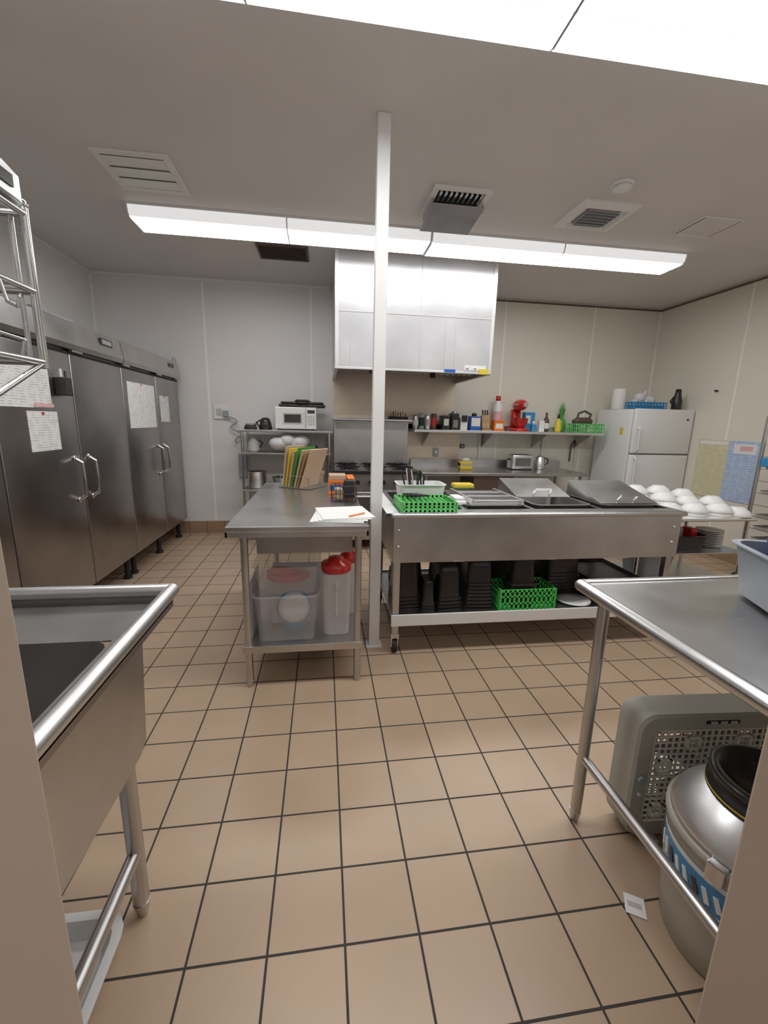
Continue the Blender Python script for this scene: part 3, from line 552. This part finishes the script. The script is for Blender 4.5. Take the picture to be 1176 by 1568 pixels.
# lower shelf items
LS=.2505
def blackpan(name,cx,cy,w,d,h,stack=1,rot=0):
    o=B(name); z=LS; X=Rz(rot,cx,cy)
    o.loft([rrect(0,0,w,d,.02,z+.001),rrect(0,0,w,d,.02,z+.012),rrect(0,0,w*.93,d*.93,.02,z+.016),rrect(0,0,w*.84,d*.86,.035,z+h-.03),rrect(0,0,w*.78,d*.8,.03,z+h-.01),rrect(0,0,w*.70,d*.74,.03,z+h)],BLACK,xf=X)
    for k in range(stack): o.loft([rrect(0,0,w*(1-.02*k),d*(1-.01*k),.02,z+.024+.024*k),rrect(0,0,w*(1-.02*k),d*(1-.01*k),.02,z+.036+.024*k)],BLACK,xf=X)
    return o.done()
blackpan("black_food_container",.515,2.58,.16,.26,.335,3,4); blackpan("black_food_container",.650,2.50,.085,.18,.20,2,-5); blackpan("black_food_container",.775,2.56,.16,.28,.29,3,6); blackpan("black_food_container",.985,2.56,.18,.30,.325,7,-4)
blackpan("black_food_container",.60,2.96,.20,.26,.20,3,8); blackpan("black_food_container",.92,2.96,.22,.26,.22,3,-6)
o=B("green_dish_basket"); o.lattice(1.29,2.49,LS+.001,LS+.14,.37,.20,GREEN,n=12,rows=2); o.done()
o=B("upturned_black_pan"); z=LS+.009; o.loft([rrect(1.27,2.49,.16,.14,.03,z),rrect(1.27,2.49,.17,.15,.03,z+.14),rrect(1.27,2.49,.19,.17,.03,z+.15),rrect(1.27,2.49,.19,.17,.03,z+.165),rrect(1.27,2.49,.16,.14,.03,z+.17),rrect(1.27,2.49,.13,.11,.03,z+.33)],BLACK); o.done()
blackpan("black_food_container",1.26,2.93,.28,.26,.24,3)
blackpan("black_food_container",1.66,2.78,.28,.34,.30,6,3)
o=B("serving_plate"); o.lathe(1.66,2.48,[(.05,LS+.001),(.06,LS+.008),(.11,LS+.022),(.112,LS+.026),(.06,LS+.014),(.001,LS+.012)],WHITE); o.done()
o=B("baking_tray_stack")
for i in range(6): o.pan(2.02,2.72,LS+.002+.022*i,.34,.5,LS+.02+.022*i,.38,.54,BLACK if i%2 else STEELIN,t=.003,r=.02,lip=.006)
o.done()

# ---------------------------------------------------------------- side cart w/ bowls
o=B("wheeled_serving_cart"); x0,x1,ya,yb=2.36,3.34,2.80,3.42; z=.75
o.box(x0,x1,ya,yb,z-.025,z,TRIMW,.006); o.tube([(x0,ya,z-.015),(x1,ya,z-.015),(x1,yb,z-.015),(x0,yb,z-.015),(x0,ya,z-.015)],.012,CHROME,seg=8)
o.box(x0+.02,x1-.02,ya+.02,yb-.02,.18,.20,STEEL,.004); o.box(x0+.02,x1-.02,ya+.02,yb-.02,.45,.465,STEEL,.004)
for x in (x0+.03,x1-.03):
    for y in (ya+.03,yb-.03): o.scyl((x,y,.08),(x,y,z-.01),.014,CHROME); o.cyl((x-.01,y,.04),(x+.01,y,.04),.04,BLACKR,seg=18); o.box(x-.015,x+.015,y-.015,y+.015,.06,.1,CHROME)
o.done()
o=B("white_bowl_stacks")
spots=[(2.47,3.27,4),(2.67,3.30,5),(2.88,3.29,5),(3.10,3.27,4),(2.57,3.09,3),(2.78,3.11,4),(2.99,3.09,3),(3.20,3.07,3),(2.47,2.92,2),(2.68,2.92,2),(2.89,2.91,2),(3.10,2.90,2),(3.25,2.88,1)]
for i,(bx,by,h) in enumerate(spots):
    for k in range(h):
        zz=z+.001+.028*k
        o.lathe(bx,by,[(.092,zz),(.096,zz+.006),(.092,zz+.020),(.078,zz+.042),(.050,zz+.062),(.044,zz+.068),(.03,zz+.066)],WHITE,seg=24)
o.done()
o=B("grey_waste_bin"); o.pan(2.70,3.1,.201,.24,.26,.42,.30,.32,GREYP,t=.006,r=.05,lip=.012); o.done()
o=B("plastic_supply_tub"); o.pan(2.86,3.05,.466,.34,.30,.58,.38,.34,BLACK,t=.006,r=.04); o.box(2.94,3.0,2.95,3.05,.475,.63,RED,.01); o.box(2.76,2.88,2.96,3.12,.475,.64,GREYP,.01); o.done()
o=B("paper_plate_stack")
for k in range(10): o.lathe(3.18,3.02,[(.06,.466+.014*k),(.10,.476+.014*k),(.10,.479+.014*k),(.05,.471+.014*k)],PAPER,seg=20)
o.done()

# ---------------------------------------------------------------- near right table
o=B("stainless_work_table"); x0,x1,ya,yb=.875,2.3,.40,1.27
o.box(x0,x1,ya,yb,.875,.895,STEELT,.003)
o.tube([(x0,ya,.883),(x0,yb,.883),(x1,yb,.883)],.021,STEELT,seg=16)
for x in (.905,2.2):
    for y in (1.18,.48): o.scyl((x,y,.04),(x,y,.875),.019,STEEL); o.cyl((x,y,0),(x,y,.05),.012,STEEL,r2=.021)
o.scyl((.905,.48,.27),(.905,1.18,.27),.016,STEEL); o.scyl((2.2,.48,.27),(2.2,1.18,.27),.016,STEEL); 
o.box(x0+.03,x1-.03,.44,1.2,.855,.876,STEEL,.003)
o.done()
TR=.9045
Mt=Rz(-22,1.205,.90)
o=B("grey_bus_tub"); o.pan(.28,.12,TR+.001,.50,.32,TR+.16,.55,.36,GREYP,t=.006,r=.05,lip=.014,xf=Mt); o.done()
o=B("blue_towel_heap")
for i in range(14): o.box(-.08,.08,-.06,.06,-.018,.018,BLUE,.014,3,xf=Mt@Matrix.Translation((.09+.030*i,.09+.035*(i%3),TR+.175+.014*(i%4)))@Matrix.Rotation(.5*math.sin(i*1.7),4,'X')@Matrix.Rotation(.5*math.cos(i*2.1),4,'Y')@Matrix.Rotation(i,4,'Z'))
o.box(.08,.44,.02,.22,TR+.01,TR+.16,BLUE,.01,xf=Mt); o.done()

# box fan
o=B("box_fan"); ya,yb=-.055,.055
Mf=Matrix.Translation((1.315,1.12,0))@Matrix.Rotation(math.radians(-4),4,'Z')
FC=.255
def rr_xz(w,h,r,y,cx=0,cz=FC): return [(p[0],y,p[1]) for p in rrect(cx,cz,w,h,r,0,6)]
o.loft([rr_xz(.57,.48,.06,ya+.01),rr_xz(.57,.48,.06,yb)],CREAM,cap0=False,cap1=False,smooth=True,xf=Mf)
for yy,s in ((ya,1),(yb,-1)):
    o.loft([rr_xz(.57,.48,.06,yy+.01*s),rr_xz(.555,.465,.055,yy),rr_xz(.46,.37,.03,yy),rr_xz(.45,.36,.03,yy+.015*s)],CREAM,cap0=False,cap1=False,xf=Mf)
    for i in range(21):
        x=-.225+.45*i/20; o.box(x-.0026,x+.0026,yy+.004*s,yy+.009*s,FC-.18,FC+.18,GRILL,xf=Mf)
    for i in range(17):
        zc=FC-.18+.36*i/16; o.box(-.225,.225,yy+.003*s,yy+.008*s,zc-.0026,zc+.0026,GRILL,xf=Mf)
    for i in range(5):
        for j in range(4):
            if (i+j)%2: continue
            cx=-.18+.09*i; cz=FC-.135+.09*j; q=.026
            for (a,c,d,e) in ((cx-q,cx+q,cz-q,cz-q+.009),(cx-q,cx+q,cz+q-.009,cz+q),(cx-q,cx-q+.009,cz-q,cz+q),(cx+q-.009,cx+q,cz-q,cz+q)):
                o.box(a,c,yy-.003 if s>0 else yy-.012,yy+.012 if s>0 else yy+.003,d,e,GRILL,xf=Mf)
o.cyl((0,ya+.03,FC),(0,yb-.02,FC),.05,GREYP,xf=Mf)
for i in range(5):
    Mb=Mf@Matrix.Translation((0,0,FC))@Matrix.Rotation(math.radians(i*72),4,'Y')
    o.loft([[(.04,-.01,-.02),(.04,.01,.03),(.04,.013,.03),(.04,-.007,-.02)],[(.17,-.025,-.06),(.17,.025,.07),(.17,.028,.07),(.17,-.022,-.06)]],GREYP,xf=Mb)
o.box(-.06,.06,ya-.001,ya+.012,FC+.205,FC+.22,DARK,.002,xf=Mf)
for k in range(3): o.box(-.045+.035*k,-.022+.035*k,ya-.004,ya+.012,FC+.208,FC+.217,GREYL,xf=Mf)
for x in (-.22,.17): o.box(x,x+.05,ya-.03,yb+.03,.001,.025,CREAM,.006,xf=Mf)
o.cyl((-.255,ya-.012,FC),(-.255,ya+.004,FC),.014,GREYP,xf=Mf); o.cyl((-.255,ya-.006,FC-.06),(-.255,ya+.004,FC-.06),.006,WHITE,xf=Mf)
o.done()
# canister / drum
o=B("steel_canister_drum"); cx,cy=1.14,.78
o.lathe(cx,cy,[(.165,.001),(.175,.01),(.185,.12),(.195,.30),(.2,.35),(.205,.355),(.205,.37),(.197,.375)],DRUM,seg=40)
o.lathe(cx,cy,[(.1895,.205),(.1985,.320)],WHITE,seg=40,cap0=False,cap1=False); o.lathe(cx,cy,[(.1915,.222),(.1990,.303)],BLUEL,seg=40,cap0=False,cap1=False)
for i in range(30):
    a=math.radians(140+i*8); o.box(-.002,.002,-.006,.006,-.02,.02,WHITE if i%3 else BROWND,xf=Matrix.Translation((cx+.1965*math.cos(a),cy+.1965*math.sin(a),.262))@Matrix.Rotation(a,4,'Z')@Matrix.Rotation(.35,4,'X'))
o.lathe(cx,cy,[(.197,.375),(.192,.39),(.185,.41),(.155,.445),(.130,.47),(.122,.475)],STEELB,seg=40)
o.lathe(cx,cy,[(.124,.47),(.130,.475),(.130,.495),(.120,.50),(.120,.515),(.128,.52),(.128,.535),(.122,.54),(.108,.54),(.10,.49),(.001,.485)],BLACK,seg=40)
o.lathe(cx,cy,[(.1305,.482),(.1305,.487)],YEL,seg=40,cap0=False,cap1=False)
for a in (200,250,300): 
    a=math.radians(a); o.box(-.012,.012,-.02,.02,-.03,.02,CHROME,.003,xf=Matrix.Translation((cx+.205*math.cos(a),cy+.205*math.sin(a),.36))@Matrix.Rotation(a,4,'Z'))
o.done()
o=B("paper_leaflet"); o.box(-.028,.028,-.03,.03,.001,.003,PAPER,xf=Rz(-30,.925,.89)); o.box(-.02,.018,-.008,.008,.003,.0035,GREYL,xf=Rz(-30,.925,.89)); o.done()

# ---------------------------------------------------------------- sink
o=B("compartment_sink"); rx=-.465; xl=-1.75; ya,yb=.42,1.305
dz=.865; bx0,bx1,by0,by1=-1.02,-.53,.46,1.06; rz=.897
o.box(bx1,rx,ya,yb,dz-.004,dz,SINKM); o.box(xl,bx1,by1,yb,dz-.004,dz,SINKM); o.box(xl,bx1,ya,by0,dz-.004,dz,SINKM); o.box(-1.08,bx0,by0,by1,dz-.004,dz,SINKM); o.box(xl,-1.62,by0,by1,dz-.004,dz,SINKM)
def basin(a,c):
    cx,cy=(a+c)/2,(by0+by1)/2; w_,d_=c-a,by1-by0
    o.loft([rrect(cx,cy,w_-.10,d_-.08,.05,.585),rrect(cx,cy,w_+.004,d_+.004,.05,dz-.05),rrect(cx,cy,w_+.004,d_+.004,.05,dz-.003),rrect(cx,cy,w_,d_,.05,dz),rrect(cx,cy,w_-.11,d_-.09,.05,.595)],SINKM)
basin(bx0,bx1); basin(-1.62,-1.08)
o.cyl((-.77,.76,.595),(-.77,.76,.60),.045,CHROME)
o.loft([[(rx-.01,ya,dz),(rx-.01,1.10,dz),(rx-.01,1.06,.575),(rx-.01,1.02,.555),(rx-.01,ya,.575)],[(rx-.02,ya,dz),(rx-.02,1.10,dz),(rx-.02,1.06,.575),(rx-.02,1.02,.555),(rx-.02,ya,.575)]],STEEL)
o.box(rx-.006,rx,ya,yb,dz-.02,rz,SINKM); o.box(xl,rx,yb-.006,yb,dz-.02,rz,SINKM)
o.tube([(rx,ya,rz),(rx,yb,rz),(xl,yb,rz)],.02,STEELB,seg=16)
o.box(xl,rx,ya,ya+.01,.865,1.05,SINKM)
for x in (-.53,-1.68):
    for y in (1.05,.50): o.scyl((x,y,.04),(x,y,.59),.022,STEEL,seg=16); o.cyl((x,y,0),(x,y,.05),.014,STEEL,r2=.024); o.cyl((x,y,.56),(x,y,.59),.03,STEEL)
o.scyl((-.53,.5,.22),(-.53,1.05,.22),.018,STEEL); o.scyl((-1.68,.5,.22),(-1.68,1.05,.22),.018,STEEL); o.scyl((-.53,.5,.22),(-1.68,.5,.22),.016,STEEL)
o.cyl((-.77,.76,.35),(-.77,.76,.59),.025,CHROME); o.tube([(-.77,.76,.35),(-1.2,.6,.33)],.022,TRIMW)
o.cyl((-1.05,ya+.03,.865),(-1.05,ya+.03,.93),.02,CHROME)
o.done()
o=B("white_floor_tray"); o.pan(-.79,.72,.001,.42,.56,.05,.46,.60,WHITE,t=.01,r=.06,lip=.014); o.done()

# wire shelf above sink
o=B("overhead_wire_rack"); X0,X1,Y0,Y1=-1.3,-.70,.380,1.24
for zt_ in (1.545,1.71,1.88):
    o.tube([(X1,Y0,zt_),(X1,Y1,zt_),(X0,Y1,zt_),(X0,Y0,zt_),(X1,Y0,zt_)],.008,CHROME,seg=8)
    for i in range(14): 
        y=Y0+.05+i*.062; o.scyl((X0,y,zt_),(X1,y,zt_),.0025,CHROME,seg=6)
    for x in (X0+.2,X0+.4): o.scyl((x,Y0,zt_),(x,Y1,zt_),.004,CHROME,seg=6)
for (x,y) in ((X1,Y1),(X0,Y1),(X1,.45),(X0,.45)): o.scyl((x,y,1.53),(x,y,1.90),.010,CHROME,seg=8); o.sph((x,y,1.90),.012,CHROME,seg=8)
o.scyl((X1-.03,Y1,1.54),(X1-.03,Y1,1.88),.006,CHROME,seg=8)
for k in range(4): o.tube([(X1,Y1-.12-k*.1,1.71),(X1+.01,Y1-.12-k*.1,1.66),(X1+.03,Y1-.12-k*.1,1.65),(X1+.035,Y1-.12-k*.1,1.67)],.004,CHROME,seg=6)
for k in range(3): o.tube([(X1,Y1-.08-k*.1,1.545),(X1+.01,Y1-.08-k*.1,1.585),(X1-.04,Y1-.08-k*.1,1.60),(X1-.08,Y1-.08-k*.1,1.55)],.005,CHROME,seg=6)
o.tube([(X1,Y1,1.545),(X1-.01,Y0,1.12)],.007,CHROME,seg=8); o.tube([(X0,Y1,1.545),(X0,Y0,1.12)],.007,CHROME,seg=8)
o.box(X1-.03,X1+.03,.362,.374,1.09,1.15,CHROME); o.box(X0-.03,X0+.03,.362,.374,1.09,1.15,CHROME)
o.done()
o=B("steel_napkin_dispenser"); o.loft([rrect(-.742,1.14,.13,.16,.03,1.889),rrect(-.742,1.14,.13,.16,.03,1.94),rrect(-.742,1.14,.10,.13,.03,1.96)],STEELB,smooth=False); o.tube([(-.742,1.09,1.955),(-.742,1.09,1.975),(-.742,1.18,1.975),(-.742,1.18,1.955)],.005,CHROME,seg=8); o.box(-.677,-.673,1.10,1.17,1.905,1.93,BLACK); o.done()
o=B("white_storage_carton"); o.pan(-.95,.9,1.719,.22,.3,1.82,.25,.33,WHITE,r=.03); o.done()

# ---------------------------------------------------------------- world + camera
wd=bpy.data.worlds.new("World"); scene.world=wd; wd.use_nodes=True; wd.node_tree.nodes["Background"].inputs[0].default_value=(.9,.88,.85,1); wd.node_tree.nodes["Background"].inputs[1].default_value=.3
H=1.42; F=650.0; PITCH=math.atan(139/650); ROLL=0.024; YAW=math.radians(8.2)
cd=bpy.data.cameras.new("Camera"); cam=bpy.data.objects.new("Camera",cd); bpy.context.collection.objects.link(cam)
cd.sensor_fit='VERTICAL'; cd.sensor_height=36; cd.lens=F/1568*36; cd.clip_start=0.02
cam.matrix_world=Matrix.Translation((0,0,H))@Matrix.Rotation(-YAW,4,'Z')@Matrix.Rotation(math.pi/2-PITCH,4,'X')@Matrix.Rotation(ROLL,4,'Z')
scene.camera=cam
